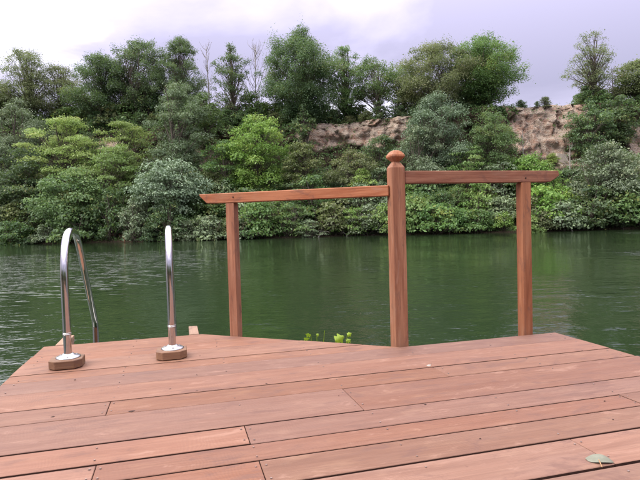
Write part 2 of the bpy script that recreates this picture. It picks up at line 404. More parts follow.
# ------------------------------------------------------------------ leaves
def leaves_at(P, N, size, rng, aspect=.55, droop=.3, fold=.18):
    """one folded four-corner leaf per point -> (V, F)"""
    n = len(P)
    N = N / (np.linalg.norm(N, axis=1)[:, None] + 1e-9)
    a = rng.normal(size=(n, 3)); a[:, 2] -= droop
    T = a - N * (a * N).sum(1)[:, None]; T /= np.linalg.norm(T, axis=1)[:, None] + 1e-9
    B = np.cross(N, T)
    L = (size * np.exp(np.clip(rng.normal(-.05, .32, n), -.9, .45)))[:, None]; Wd = L * aspect * .5
    base = P - T * L * .5; tip = P + T * L * .5 - N * L * .12
    mid = P + T * L * rng.uniform(-.12, .08, (n, 1)) + N * L * fold * .5
    V = np.stack([base, mid + B * Wd - N * L * fold * .6, tip, mid - B * Wd - N * L * fold * .6], 1).reshape(-1, 3)
    Fq = np.arange(n * 4).reshape(n, 4)
    return V, Fq
def clump_leaves(c, Rr, flat, size, dens, rng, aspect, spray=.25):
    n = max(20, int(dens * 4 * math.pi * Rr * Rr * (.45 + .55 * flat) / (size * size * aspect)))
    d = rng.normal(size=(n, 3)); d /= np.linalg.norm(d, axis=1)[:, None]
    d[:, 2] = np.where(d[:, 2] < -.35, -d[:, 2] * rng.uniform(.2, 1, n), d[:, 2])
    r = Rr * (.42 + .58 * rng.uniform(0, 1, n) ** .6)
    # lumpy outline: a few sprays push leaves further out
    k = 7; sd = rng.normal(size=(k, 3)); sd /= np.linalg.norm(sd, axis=1)[:, None]
    r = r * (1 + spray * 1.35 * np.clip(((d @ sd.T).max(1) - .76) * 4.2, 0, 1) * rng.uniform(0, 1, n) ** 1.5)
    P = c + d * r[:, None] * np.array([1, 1, flat])
    N = d * .7 + rng.normal(size=(n, 3)) * .55 + np.array([0, 0, .55])
    return P, N
KIND = {   # leaf length, aspect, clump flatness, leaf cover, clump size, spray
    'tall':   dict(size=0.136, aspect=.60, flat=1.25, dens=.46, cr=.105, spray=.75),
    'dense':  dict(size=0.185, aspect=.62, flat=.70, dens=.52, cr=.15, spray=.55),
    'round':  dict(size=0.176, aspect=.60, flat=.70, dens=.50, cr=.17, spray=.55),
    'layer':  dict(size=0.176, aspect=.48, flat=.40, dens=.46, cr=.13, spray=.85),
    'airy':   dict(size=0.132, aspect=.50, flat=.95, dens=.30, cr=.105, spray=.95),
    'willow': dict(size=0.194, aspect=.32, flat=.85, dens=.48, cr=.13, spray=.85),
    'big':    dict(size=0.202, aspect=.62, flat=.58, dens=.52, cr=.17, spray=.55),
}
def envelope(shape, f):
    if shape == 'oval': return math.sin(math.pi * min(1, max(0, .10 + .86 * f))) ** .65
    if shape == 'column': return .55 + .45 * math.sin(math.pi * f) if f < .8 else max(.2, (1 - f) * 4 * .55)
    if shape == 'top': return math.sin(math.pi * min(1, .22 + .72 * f ** .8)) ** .6
    if shape == 'fan': return .35 + .75 * f if f < .8 else 1.0 - (f - .8) * 2.4
    return math.sqrt(max(0.04, 1 - f * f * .92))      # dome: widest at the ground
def make_plant(seed, kind, Hh, Wd, shape='oval', cb=.25, ncl=30, stems=1, trunk_r=None, dens=1.0, lean=0.0, bare=0.0):
    """returns trunk mesh arrays and crown mesh arrays, base at the origin"""
    rng = np.random.RandomState(seed); K = KIND[kind]
    tr = trunk_r or max(.035, Hh * .016)
    stems_p = []; parts = []
    for s in range(stems):
        ang = rng.uniform(0, 6.28); sp = 0 if stems == 1 else Wd * .16
        top = np.array([math.cos(ang) * sp * 1.5 + lean * Hh, math.sin(ang) * sp * 1.5, Hh * (.93 if stems == 1 else rng.uniform(.75, .95))])
        n = 9; tz = np.linspace(0, 1, n)
        off = np.cumsum(rng.normal(size=(n, 2)) * Wd * .018, 0); off -= off[0]
        p = np.zeros((n, 3)); base = np.array([math.cos(ang) * sp * .25, math.sin(ang) * sp * .25, -.35])
        p[:] = base + tz[:, None] * (top - base); p[:, :2] += off
        stems_p.append(p)
        parts.append(tube_np(p, tr * (1 - .86 * tz) / math.sqrt(stems) + .012, 7))
    cl = []
    tries = 0; ncl = int(ncl * {'airy': 3.0, 'tall': 3.4}.get(kind, 1.9))
    while len(cl) < ncl and tries < ncl * 60:
        tries += 1
        f = rng.uniform(0, 1); e = envelope(shape, f) * Wd * .5
        a = rng.uniform(0, 6.283); r = e * rng.uniform(0, 1) ** .45 * rng.uniform(.82, 1.18)
        z = Hh * (cb + (1 - cb) * f * .97)
        cR_ = Wd * K['cr'] * rng.uniform(.65, 1.25) * (1.0 if shape == 'dome' else (.72 + .4 * (1 - f)))
        rr = max(0, r - cR_ * .55)
        ax = lean * z
        c = np.array([math.cos(a) * rr + ax, math.sin(a) * rr, min(z, Hh - cR_ * K['flat'] * .8)])
        if c[2] < cR_ * .4: c[2] = cR_ * rng.uniform(.4, .8)
        if any(np.linalg.norm((c - q) * np.array([1, 1, 1.3])) < (cR_ + w) * .36 for q, w in cl): continue
        cl.append((c, cR_))
    P = []; N = []; T = []
    for c, cR_ in cl:
        p = stems_p[rng.randint(len(stems_p))]
        zf = np.clip((c[2] / Hh) * rng.uniform(.45, .8), .08, .9)
        i = zf * (len(p) - 1); i0 = int(i); q = p[i0] + (p[min(i0 + 1, len(p) - 1)] - p[i0]) * (i - i0)
        m = (q + c) / 2 + np.array([0, 0, np.linalg.norm(c - q) * .10]) + rng.normal(size=3) * .08 * np.linalg.norm(c - q)
        bp = bezier(q, m, c, 6); r0 = tr * .42 * (1 - zf) / math.sqrt(stems) + .016
        parts.append(tube_np(bp, np.linspace(r0, .012, 6), 5))
        for k in range(4):
            d = rng.normal(size=3); d[2] = abs(d[2]) * .6; d /= np.linalg.norm(d)
            s0 = bp[3 + (k % 3)]
            parts.append(tube_np(bezier(s0, s0 + d * cR_ * .5 + np.array([0, 0, .1]), s0 + d * cR_ * 1.0, 4), np.linspace(.018, .006, 4), 3))
        if rng.uniform() < bare: continue
        a, b = clump_leaves(c, cR_, K['flat'] * rng.uniform(.8, 1.2), K['size'], K['dens'] * dens, rng, K['aspect'], K['spray'])
        P.append(a); N.append(b); T.append(np.clip(rng.normal(.45 + rng.normal() * .20, .22, len(a)), 0, 1))
    P = np.concatenate(P); N = np.concatenate(N); T = np.concatenate(T)
    ok = P[:, 2] > .02; P, N, T = P[ok], N[ok], T[ok]
    V, Fq = leaves_at(P, N, K['size'], rng, K['aspect'])
    return merge(parts), (V, Fq, np.repeat(T, 4))
LEAFCOUNT = [0]
PROTO = {}
def plant_meshes(key, *a, **k):
    if key not in PROTO:
        (tv, tf), (v, f, ti) = make_plant(*a, **k)
        LEAFCOUNT[0] += len(f)
        PROTO[key] = (tv, tf, v, f, ti)
    return PROTO[key]
def plant(name, label, cat, loc, meshes, leaf, bark='bark', group=None, rz=0.0, sc=1.0, parts=('trunk', 'crown')):
    root = empty(name, loc, rz); root.scale = (sc, sc, sc) if isinstance(sc, (int, float)) else sc
    tag(root, label, cat, group)
    link(parts[0], meshes[0], M[bark] if not meshes[0].materials else None, root)
    c = link(parts[1], meshes[1], None, root)
    if not meshes[1].materials: meshes[1].materials.append(M[leaf])
    c.material_slots[0].link = 'OBJECT'; c.material_slots[0].material = M[leaf]
    return root
def new_plant_meshes(seed, *a, **k):
    (tv, tf), (v, f, ti) = make_plant(seed, *a, **k); LEAFCOUNT[0] += len(f)
    return raw_mesh('trunk', tv, tf, True), raw_mesh('crown', v, f, False, ti)

# ---- trees with a character of their own. px, top row, width px, metres back from the waterline
def tree_px(name, label, cat, seed, kind, px, top, wpx, back, leaf, shape='oval', cb=.25, ncl=34, bark='bark', group=None, wmul=1.0, **k):
    X0 = (px - 320) / F_PX * 60
    for _ in range(6):
        Y = float(shore(X0)) + back; X0 = at(px, 140, Y).x
    zb = ground(X0, Y) - .1
    p = at(px, top, Y); Hh = p.z - zb; Wd = wpx / F_PX * Y * wmul * (1.38 if group == 'trees along the top of the cliff' and px < 420 and px != 303 else 1.16)
    me = new_plant_meshes(seed, kind, Hh, Wd, shape, cb, ncl, **k)
    return plant(name, label, cat, (X0, Y, zb), me, leaf, bark, group)

TOP = 'trees along the top of the cliff'
tree_px('tree', 'tall feathery thin-leaved tree on the bank top with sky showing through its crown', 'tree', 11, 'airy', 30, 50, 46, 15, 'lf_olive', 'top', .30, 42, group=TOP)
tree_px('tree', 'low feathery tree on the bank top growing close to the taller thin-leaved tree', 'tree', 12, 'airy', 62, 66, 44, 16, 'lf_olive', 'oval', .18, 40, group=TOP, dens=1.3)
tree_px('tree', 'dark rounded tree on the bank top beside the feathery thin-leaved trees', 'tree', 13, 'tall', 102, 54, 50, 14, 'lf_dark', 'oval', .16, 40, group=TOP)
tree_px('tree', 'large dark forked tree on the bank top beside the dark rounded tree', 'tree', 14, 'tall', 143, 40, 50, 15, 'lf_dark', 'oval', .20, 44, group=TOP, stems=2)
tree_px('tree', 'loose dark tree with gaps of sky on the bank top, beside a bare tree', 'tree', 15, 'airy', 184, 37, 42, 15.5, 'lf_dark', 'top', .22, 44, group=TOP, dens=1.9)
tree_px('tree', 'narrow column of dark green leaves standing between the two leafless trees', 'tree', 16, 'tall', 234, 42, 32, 14.2, 'lf_dark', 'column', .04, 34, group=TOP)
tree_px('tree', 'tallest and broadest dense green tree on the cliff top, near the leafless poplar', 'tree', 17, 'tall', 303, 27, 70, 14.2, 'lf_dark', 'column', .02, 64, group=TOP, stems=3)
tree_px('tree', 'slim light tree standing close beside the broadest dense tree on the cliff top', 'tree', 18, 'airy', 346, 46, 34, 15, 'lf_mid', 'oval', .12, 40, group=TOP, dens=1.6)
tree_px('tree', 'fresh green tree with bare lower trunks above the rock face', 'tree', 19, 'tall', 374, 58, 40, 15, 'lf_mid', 'top', .34, 30, group=TOP, stems=2, dens=.8)
tree_px('tree', 'small light green tree at the cliff edge above the overhang of bare rock', 'tree', 20, 'tall', 403, 66, 34, 15.5, 'lf_mid', 'top', .34, 24, group=TOP, dens=.75)
tree_px('tree', 'broad olive grey tree at the cliff edge leaning against the bright dense tree', 'tree', 21, 'willow', 436, 44, 72, 12.8, 'lf_olive', 'oval', .10, 52, group=TOP, stems=2)
tree_px('tree', 'bright green dense round-headed tree on the cliff top beside the open grassy edge', 'tree', 22, 'tall', 486, 36, 64, 14, 'lf_mid', 'oval', .10, 52, group=TOP)
tree_px('tree', 'lone airy tree with a thin straight trunk standing on the open cliff top', 'tree', 23, 'airy', 592, 32, 46, 14, 'lf_olive', 'oval', .20, 36, group=TOP, dens=.8, trunk_r=.14)
tree_px('tree', 'yellowish green bushy tree on the cliff top beyond the lone airy tree', 'tree', 24, 'round', 640, 60, 50, 14, 'lf_olive', 'oval', .08, 34, group=TOP)
tree_px('tree', 'dark low tree on the bank top beside the tall feathery tree', 'tree', 25, 'round', -8, 78, 50, 15, 'lf_olive', 'oval', .10, 34, group=TOP)

# leafless trees
def bare_tree(label, seed, px, top, wpx, back, bark='bark_pale', group=None, nlimb=26, base_py=None, name='bare_tree', upright=.8, cat='tree'):
    rng = np.random.RandomState(seed)
    X0 = (px - 320) / F_PX * 60
    for _ in range(6):
        Y = float(shore(X0)) + back; X0 = at(px, 140, Y).x
    zb = ground(X0, Y) - .1; Hh = at(px, top, Y).z - zb; Wd = wpx / F_PX * Y
    tz = np.linspace(0, 1, 10); p = np.zeros((10, 3)); p[:, 2] = tz * Hh - .2; p[:, :2] = np.cumsum(rng.normal(size=(10, 2)) * Wd * .02, 0)
    tr_ = tube_np(p, .10 * (1 - tz * .9) + .01, 6); parts = []
    for k in range(nlimb):
        zf = rng.uniform(.15, .95); i = zf * 9; i0 = int(i); q = p[i0] + (p[min(9, i0 + 1)] - p[i0]) * (i - i0)
        a = rng.uniform(0, 6.28); ln = Wd * .5 * rng.uniform(.5, 1.1) * (1.15 - zf * .6)
        e_ = q + np.array([math.cos(a) * ln, math.sin(a) * ln, min(ln * upright * rng.uniform(.9, 2.2), Hh * 1.0 - q[2])])
        b = bezier(q, q + (e_ - q) * np.array([.6, .6, .3]), e_, 6); parts.append(tube_np(b, np.linspace(.032, .010, 6), 4))
        for j in range(5):
            s0 = b[rng.randint(2, 6)]; d = rng.normal(size=3) * .35 + np.array([0, 0, .6]); l2 = ln * rng.uniform(.3, .6)
            parts.append(tube_np(bezier(s0, s0 + d * l2 * .5 + np.array([math.cos(a), math.sin(a), 0]) * l2 * .2, s0 + d * l2, 4), np.linspace(.016, .007, 4), 3))
    root = empty(name, (X0, Y, zb)); tag(root, label, cat, group)
    link('trunk', raw_mesh('trunk', *tr_, True), M[bark], root)
    if nlimb > 12: link('branches', raw_mesh('branches', *merge(parts), True), M[bark], root)
    else:
        for k in range(nlimb): link('branch', raw_mesh('branch', *merge(parts[k * 6:k * 6 + 6]), True), M[bark], root)
    return root
bare_tree('leafless grey tree on the bank top beside the loose dark tree', 31, 211, 42, 20, 15, group='bare trees on the cliff top')
bare_tree('leafless poplar with upright twigs beside the broadest dense tree on the cliff top', 32, 256, 42, 26, 15, group='bare trees on the cliff top', nlimb=40, upright=1.6)
bare_tree('leafless twiggy sapling beside the lone airy tree on the open cliff top', 33, 614, 66, 18, 14, nlimb=18)
bare_tree('thin pale dead trunk standing in front of the pink rock face above the railing', 35, 524, 128, 14, 7, nlimb=6, name='dead_trunk')
bare_tree('thin pale dead trunk rising out of the bushes beside the grey willow tree', 36, 484, 122, 10, 8, nlimb=6, name='dead_trunk')
bare_tree('leaning grey dead tree at the foot of the pink rock face', 37, 568, 142, 20, 5.5, nlimb=10, name='dead_trunk')

SL = 'trees on the slope below the cliff'
def slope(label, *a, **k): return tree_px('tree', label, 'tree', *a, group=SL, **k)
slope('grey-green willow-like tree standing tall on the slope above the silvery tree', 41, 'willow', 180, 78, 56, 8.0, 'lf_grey', 'oval', .10, 50, stems=2)
slope('bright yellow-green layered tree on the slope below the feathery trees', 42, 'layer', 66, 116, 78, 6.5, 'lf_yellow', 'oval', .22, 34)
slope('bright yellow-green layered tree on the slope just below the small grey rock outcrop', 43, 'layer', 125, 119, 62, 7.5, 'lf_yellow', 'oval', .12, 30)
slope('light green spreading tree low on the slope beneath the two yellow-green trees', 44, 'layer', 110, 146, 74, 4.2, 'lf_bright', 'oval', .12, 34)
slope('silvery pale-leaved tree leaning out over the water near the swim ladder', 45, 'big', 168, 160, 70, 2.2, 'lf_silver', 'oval', .18, 46, stems=3)
slope('tall bright green tree on the slope under the leafless poplar', 46, 'dense', 257, 114, 66, 6.0, 'lf_bright', 'oval', .06, 50)
slope('mid green tree filling the slope beside the narrow strip of bare rock', 47, 'dense', 222, 138, 44, 6.5, 'lf_mid', 'oval', .05, 34)
slope('yellowish olive tree on the slope below the broadest dense tree', 48, 'round', 302, 142, 44, 6, 'lf_olive', 'oval', .05, 34)
slope('ivy-dark tree hanging over the lip of the rock face below the broadest dense tree', 49, 'dense', 304, 104, 30, 11, 'lf_dark', 'column', .03, 26)
slope('pale green tree on the slope in front of the reddish rock overhang', 50, 'round', 352, 150, 52, 5.5, 'lf_olive', 'oval', .05, 34)
slope('dark ivy-green tree on the slope below the overhang beside the carved post', 51, 'dense', 380, 134, 42, 8.0, 'lf_dark', 'oval', .04, 30)
slope('lime green small tree behind the slanting handrail near the carved post', 52, 'round', 362, 168, 34, 3.8, 'lf_yellow', 'oval', .05, 22)
slope('grey-leaved willow on the slope below the broad olive grey tree', 53, 'willow', 436, 94, 66, 7.5, 'lf_silver', 'oval', .06, 50, stems=2)
slope('grey-green willow growing low behind the carved post', 54, 'willow', 424, 122, 50, 5.5, 'lf_grey', 'oval', .06, 40, stems=2)
slope('light green loose tree on the slope beside the thin pale dead trunk', 55, 'airy', 492, 112, 52, 6.5, 'lf_mid', 'oval', .05, 50, dens=1.9)
slope('yellow-green spreading tree on the slope above the straight handrail', 56, 'layer', 470, 146, 52, 4.8, 'lf_bright', 'oval', .1, 30)
slope('fresh green tree at the foot of the pink rock face', 57, 'round', 528, 154, 44, 5.2, 'lf_bright', 'oval', .05, 34)
slope('round grey-green tree standing at the water below the lone airy tree', 58, 'dense', 606, 142, 64, 1.6, 'lf_grey', 'oval', .03, 54, stems=3)
slope('dark ivy-clad tree on the cliff directly below the lone airy tree', 59, 'dense', 590, 98, 44, 10, 'lf_dark', 'column', .03, 34)
slope('deep green tree covering the cliff below the yellowish bushy tree', 60, 'dense', 620, 94, 38, 11, 'lf_dark', 'oval', .03, 34)
slope('grey-green drooping tree on the slope beside a yellow-green layered tree', 61, 'willow', 18, 98, 62, 7.5, 'lf_grey', 'oval', .06, 44)
slope('dark shaded tree low on the slope beside the grey-green drooping tree', 62, 'big', 22, 148, 70, 4, 'lf_dark', 'oval', .05, 34, stems=2)
slope('leafy green tree at the waterline below the light green spreading tree', 63, 'big', 70, 168, 70, 2.2, 'lf_mid', 'oval', .03, 36, stems=3)
slope('dark tree in the gap between the two yellow-green layered trees', 64, 'dense', 92, 128, 34, 9, 'lf_dark', 'oval', .05, 26)
slope('dark green tree under the bare grey tree on the slope edge', 65, 'dense', 205, 92, 36, 11.5, 'lf_mid', 'oval', .05, 28)

# ---- shrubs: a few kinds, copied along bank and slope
def proto(seed, kind, Hh, Wd, ncl, **k): return new_plant_meshes(seed, kind, Hh, Wd, 'dome', .05, ncl, **k)
SH = [proto(101, 'round', 2.6, 3.6, 22, stems=3), proto(102, 'dense', 3.0, 3.4, 26, stems=3), proto(103, 'willow', 3.0, 3.2, 26, stems=4),
      proto(104, 'layer', 2.6, 4.0, 18, stems=3), proto(105, 'big', 2.4, 3.8, 18, stems=3), proto(106, 'airy', 2.6, 3.2, 26, stems=4, dens=1.5), proto(107, 'dense', 2.2, 3.8, 24, stems=3)]
rng = random.Random(5)
def shrub(label, group, X, back, proto_i, leaf, s, bark='bark'):
    Y = float(shore(X)) + back
    return plant('shrub', label, 'shrub', (X, Y, ground(X, Y) - .12 * s), SH[proto_i], leaf, bark, group, rng.uniform(0, 6.28), (s * rng.uniform(.9, 1.15), s * rng.uniform(.9, 1.15), s * rng.uniform(.85, 1.15)), ('stems', 'foliage'))
LN = {'lf_dark': 'dark green', 'lf_mid': 'mid green', 'lf_bright': 'light green', 'lf_grey': 'grey-green', 'lf_silver': 'silvery', 'lf_olive': 'olive green', 'lf_yellow': 'yellow-green', 'lf_brown': 'brownish grey'}
LAND = [(-40, 'the dark low bank-top tree'), (20, 'the grey-green drooping tree'), (66, 'the yellow-green layered tree'), (110, 'the light green spreading tree'), (168, 'the silvery pale-leaved tree'),
        (222, 'the strip of bare rock'), (257, 'the tall bright green tree'), (302, 'the yellowish olive tree'), (352, 'the pale tree under the overhang'), (395, 'the dark ivy-green tree'),
        (436, 'the grey-leaved willow'), (470, 'the yellow-green spreading tree'), (500, 'the light green loose tree'), (545, 'the pink rock face'), (606, 'the round grey-green tree'), (680, 'the yellowish bushy cliff-top tree')]
def near_land(X, Y):
    px = 320 + X / Y * F_PX
    return min(LAND, key=lambda q: abs(q[0] - px))[1]
def size_word(s, a, b): return 'small ' if s < a + (b - a) * .33 else ('large ' if s > a + (b - a) * .67 else '')
# waterline row
X = -40.0
while X < 40:
    px = 320 + X / 47 * F_PX
    if px < 130: pal = ['lf_dark', 'lf_mid', 'lf_mid', 'lf_dark', 'lf_grey']
    elif px < 200: pal = ['lf_mid', 'lf_grey', 'lf_dark']
    elif px < 330: pal = ['lf_mid', 'lf_grey', 'lf_mid', 'lf_olive']
    elif px < 420: pal = ['lf_grey', 'lf_olive', 'lf_bright', 'lf_mid']
    elif px < 560: pal = ['lf_bright', 'lf_mid', 'lf_grey', 'lf_olive']
    else: pal = ['lf_dark', 'lf_mid', 'lf_grey', 'lf_mid']
    lf = rng.choice(pal)
    sz = rng.choice([rng.uniform(.45, .8), rng.uniform(.7, 1.2), rng.uniform(1.0, 1.5)])
    shrub(size_word(sz, .45, 1.5) + LN[lf] + ' shrub overhanging the water below ' + near_land(X, 47), LN[lf] + ' shrubs along the waterline', X, rng.uniform(-.9, .35) + sz * .35, rng.choice([0, 1, 3, 4, 4, 6, 2]), lf, sz)
    X += rng.uniform(.9, 1.5) * (.5 + sz)
# second row and slope
for row, (b0, b1, step, s0, s1) in enumerate([(1.8, 3.2, 1.9, .9, 1.3), (3.8, 5.4, 2.3, .9, 1.35), (6.0, 7.8, 2.4, .85, 1.3), (8.6, 10.2, 2.6, .7, 1.05)]):
    X = -42.0 + row * .7
    while X < 42:
        b = rng.uniform(b0, b1); Y = float(shore(X)) + b; z = ground(X, Y)
        if rockness(np.array([X]), np.array([z + 1.0]))[0] < .15 and not (row == 3 and (19 < X < 30 or -3 < X < 11)) and not (row == 2 and 20 < X < 29):
            lf = rng.choice(['lf_dark', 'lf_mid', 'lf_mid', 'lf_grey', 'lf_bright', 'lf_olive'])
            where = ['on the lower bank near ', 'halfway up the slope near ', 'high on the slope near ', 'just under the cliff edge near '][row]
            sz = rng.uniform(s0, s1)
            shrub(size_word(sz, s0, s1) + LN[lf] + ' shrub ' + where + near_land(X, Y), LN[lf] + ' shrubs ' + where.replace(' near ', ''), X, b, rng.randrange(7), lf, sz)
        X += step * rng.uniform(.75, 1.25)
# understorey on the level top, among and behind the trunks
for row, (b0, b1, st_, s0, s1) in enumerate([(12.8, 14.0, 1.7, .45, .8), (14.6, 17.5, 1.5, .9, 1.5)]):
    X = -44.0
    while X < 44:
        open_ = 18.5 < X < 29 or 33 < X
        px = 320 + X / 61 * F_PX
        if (not open_ or (row == 0 and rng.random() < .5)) and not (row == 1 and 376 < px < 412):
            lf = rng.choice(['lf_dark', 'lf_mid', 'lf_olive', 'lf_dark'])
            sz = rng.uniform(s0, s1) * (.5 if open_ else 1) * (1.25 if row == 1 and px < 215 else 1) * (.7 if px > 330 and row == 1 else 1)
            shrub(size_word(sz, .4, 1.5) + LN[lf] + (' shrub on the cliff lip above ' if row == 0 else ' shrub among the cliff-top trunks behind ') + near_land(X, 60),
                  LN[lf] + ' shrubs along the cliff top', X, rng.uniform(b0, b1), rng.choice([1, 6, 5, 0]), lf, sz)
        X += rng.uniform(.8, 1.2) * st_
# odd ones
def shrub_px(label, px, py, back, i, leaf, s, bark='bark'):
    X0 = (px - 320) / F_PX * 50
    for _ in range(4): X0 = at(px, py, float(shore(X0)) + back).x
    return shrub(label, None, X0, back, i, leaf, s, bark)
shrub_px('brownish grey half-dead shrub at the waterline seen beneath the slanting handrail', 257, 222, .4, 5, 'lf_brown', 1.0, 'bark_pale')
shrub_px('pale twiggy shrub at the waterline beside the carved post', 332, 225, .4, 5, 'lf_brown', .75, 'bark_pale')
shrub_px('reddish dead-leaved shrub among green foliage on the lower bank', 112, 196, 1.2, 5, 'lf_red', .55, 'twig_red')
shrub_px('second reddish brown withered shrub close to the silvery tree', 131, 208, .8, 5, 'lf_brown', .7, 'twig_red')
shrub_px('low olive scrub on the lip of the pink rock face', 545, 96, 12.6, 5, 'lf_olive', .42)
shrub_px('yellow-green shrub clinging to the pink rock face', 552, 130, 10.2, 0, 'lf_yellow', .45)
shrub_px('small yellow-green shrub on the ledge of the pink rock face', 545, 140, 9.4, 6, 'lf_bright', .5)

# dead branches that lean out of the bank into the water
def fallen_branch(label, seed, px, ln, ang, bark):
    r_ = np.random.RandomState(seed); X0 = (px - 320) / F_PX * 47
    for _ in range(4): X0 = at(px, 238, float(shore(X0))).x
    Y0 = float(shore(X0)) + .9
    root = empty('fallen_branch', (X0, Y0, ground(X0, Y0))); tag(root, label, 'branch', 'dead branches at the waterline')
    e_ = np.array([math.cos(ang) * ln, -abs(math.sin(ang)) * ln, WATER_Z - .15 - ground(X0, Y0)])
    b = bezier((0, 0, .1), (e_ * .5 + np.array([0, 0, .55 * ln * .5])), e_, 9); b[1:-1] += r_.normal(size=(7, 3)) * .04
    link('limb', raw_mesh('limb', *tube_np(b, np.linspace(.06, .018, 9), 6), True), M[bark], root)
    for k in range(7):
        s0 = b[r_.randint(2, 8)]; d = r_.normal(size=3) * .6 + np.array([.2, -.3, .35]); l2 = ln * r_.uniform(.2, .45)
        link('twig', raw_mesh('twig', *tube_np(bezier(s0, s0 + d * l2 * .5, s0 + d * l2 + np.array([0, 0, -.1]), 5), np.linspace(.02, .008, 5), 4), True), M[bark], root)
for k, (px, ln, ang, bark, label) in enumerate([(40, 1.9, -2.2, 'bark', 'dark dead branch trailing into the water below the grey-green drooping tree'), (118, 1.5, -1.0, 'twig_red', 'reddish dead branch reaching the water near the silvery tree'),
        (214, 1.7, -1.2, 'bark', 'dark dead branch trailing into the water below the strip of bare rock'), (326, 2.0, -2.0, 'bark_pale', 'pale dead branch hanging into the water beside the pale twiggy shrub'),
        (340, 1.5, -1.1, 'bark_pale', 'short pale dead branch beside the longer pale one at the waterline'), (452, 1.6, -1.8, 'bark', 'dark dead branch trailing into the water below the grey-leaved willow'),
        (560, 1.8, -1.0, 'bark_pale', 'pale dead branch in the water at the foot of the pink rock face'), (630, 1.6, -2.1, 'bark', 'dark dead branch in the water by the round grey-green tree')]):
    fallen_branch(label, 200 + k, px, ln, ang, bark)

# boulder fixed in the rock face
bm = bmesh.new(); bmesh.ops.create_cube(bm, size=1.0)
bmesh.ops.subdivide_edges(bm, edges=bm.edges[:], cuts=3, use_grid_fill=True)
for v in bm.verts:
    v.co.x *= 1.5; v.co.y *= 1.1; v.co.z *= 1.0
    n = Vector((math.sin(v.co.x * 7 + v.co.z * 5), math.sin(v.co.y * 6 + 1), math.sin(v.co.z * 8 + v.co.x * 3))) * .05
    v.co += n
    if abs(v.co.x) > .7 and abs(v.co.z) > .45: v.co *= .93
p = hit(559, 159)
bo = link('boulder', bm_mesh('boulder', bm), None, None, (p.x, p.y + .15, p.z), (0, .06, .3))
M['boulder'] = mat_plain('boulder_stone', (.50, .43, .35), .9, 0, .15, .35, 3)
bo.data.materials.append(M['boulder']); tag(bo, 'pale squarish boulder standing out from the pink rock face', 'boulder')

# ---- undergrowth: leafy ground cover and creepers over the whole bank except the bare rock
g = np.random.RandomState(77)
n = 150000
ii = g.randint(0, nx - 1, n); jj = g.randint(0, nt - 1, n)
uu = g.rand(n, 1); vv = g.rand(n, 1)
G3 = np.stack([XX, YY, ZZ], -1)
a = G3[ii, jj]; b = G3[ii + 1, jj]; c = G3[ii, jj + 1]; d = G3[ii + 1, jj + 1]
P = (a * (1 - uu) + b * uu) * (1 - vv) + (c * (1 - uu) + d * uu) * vv
Nn = np.cross(b - a, c - a); Nn /= np.linalg.norm(Nn, axis=1)[:, None] + 1e-9
Nn *= np.sign(Nn[:, 2:3] * 0 + (Nn @ np.array([0, -.6, .8]))[:, None])
sb = P[:, 1] - shore(P[:, 0])
keep = (np.abs(P[:, 0]) < 46) & (sb > -.1) & (sb < 19) & (P[:, 2] > WATER_Z + .1)
rk = rockness(P[:, 0], P[:, 2]); keep &= g.rand(n) > rk * .95
P, Nn = P[keep], Nn[keep]
lift = np.clip(vnoise(P[:, 0] * .8, P[:, 1] * .8 + P[:, 2] * .8, 11) + .5, 0, 1) ** 1.5
P = P + Nn * (lift * .75 * g.rand(len(P)))[:, None] + g.normal(size=P.shape) * .06
V, Fq = leaves_at(P, Nn * .7 + g.normal(size=P.shape) * .5 + np.array([0, -.1, .4]), .20, g, .6)
ti = np.clip(vnoise(P[:, 0] * .5, P[:, 1] * .5 + P[:, 2] * .6, 12) * .8 + .45 + g.normal(size=len(P)) * .16, 0, 1)
ug = link('undergrowth', raw_mesh('undergrowth', V, Fq, False, np.repeat(ti, 4)), M['lf_mid'])
tag(ug, 'leafy undergrowth and creepers covering the bank between shrubs', 'undergrowth', None, 'stuff')

# ------------------------------------------------------------------ near bank behind the camera, seen only in the polished rails
nb = raw_mesh('near_bank', [(x, y + .6 * math.sin(x * .3), z) for y, z in ((-8.6, -1.6), (-10.0, -.1), (-14, .5), (-60, 3.0)) for x in np.linspace(-90, 90, 61)],
              [(j * 61 + i, j * 61 + i + 1, j * 61 + i + 62, j * 61 + i + 61) for j in range(3) for i in range(60)], True, np.zeros(61 * 4))
tag(link('near_bank', nb, tm.m), kind='structure')
for k in range(16):
    X_ = -28 + k * 3.7 + rng.uniform(-.8, .8); Y_ = -13.5 + rng.uniform(-1.5, 1.5) - (2 if abs(X_) < 4 else 0)
    lf = rng.choice(['lf_dark', 'lf_mid', 'lf_olive'])
    plant('shrub', LN[lf] + ' shrub on the near bank behind the landward end of the deck', 'shrub', (X_, Y_, .3), SH[rng.randrange(7)], lf, 'bark', LN[lf] + ' shrubs on the near bank', rng.uniform(0, 6), rng.uniform(1.0, 1.7), ('stems', 'foliage'))

# ------------------------------------------------------------------ deck (drawn in deck coordinates: u along the boards, v away)
def deck_thing(name, u, v, z=0.0):
    """Empty at deck point (u, v); returns it and a function mapping deck coords to its local frame"""
    c_, s_ = math.cos(YAW), math.sin(YAW)
    e_ = empty(name, (u * c_ - v * s_, u * s_ + v * c_, z), YAW)
    return e_
UL, UR = -.835, 2.265
VB_L, VB_R = 3.658, 2.848
D0, D1 = (.14, VB_L), (1.205, VB_R)           # the slanting part of the back edge
TH = .032
deck = deck_thing('wooden_deck', .7, 0.0); tag(deck, 'reddish wooden swimming deck of wide rough-sawn boards over the lake', 'deck')
DU = .7
seams = [3.658, 3.388, 3.219, 2.972, 2.838, 2.636, 2.395, 2.224, 1.938, 1.766, 1.637, 1.4695, 1.270]
rr = random.Random(3)
while seams[-1] > -7.5: seams.append(seams[-1] - rr.choice([.14, .17, .2, .24, .28]))
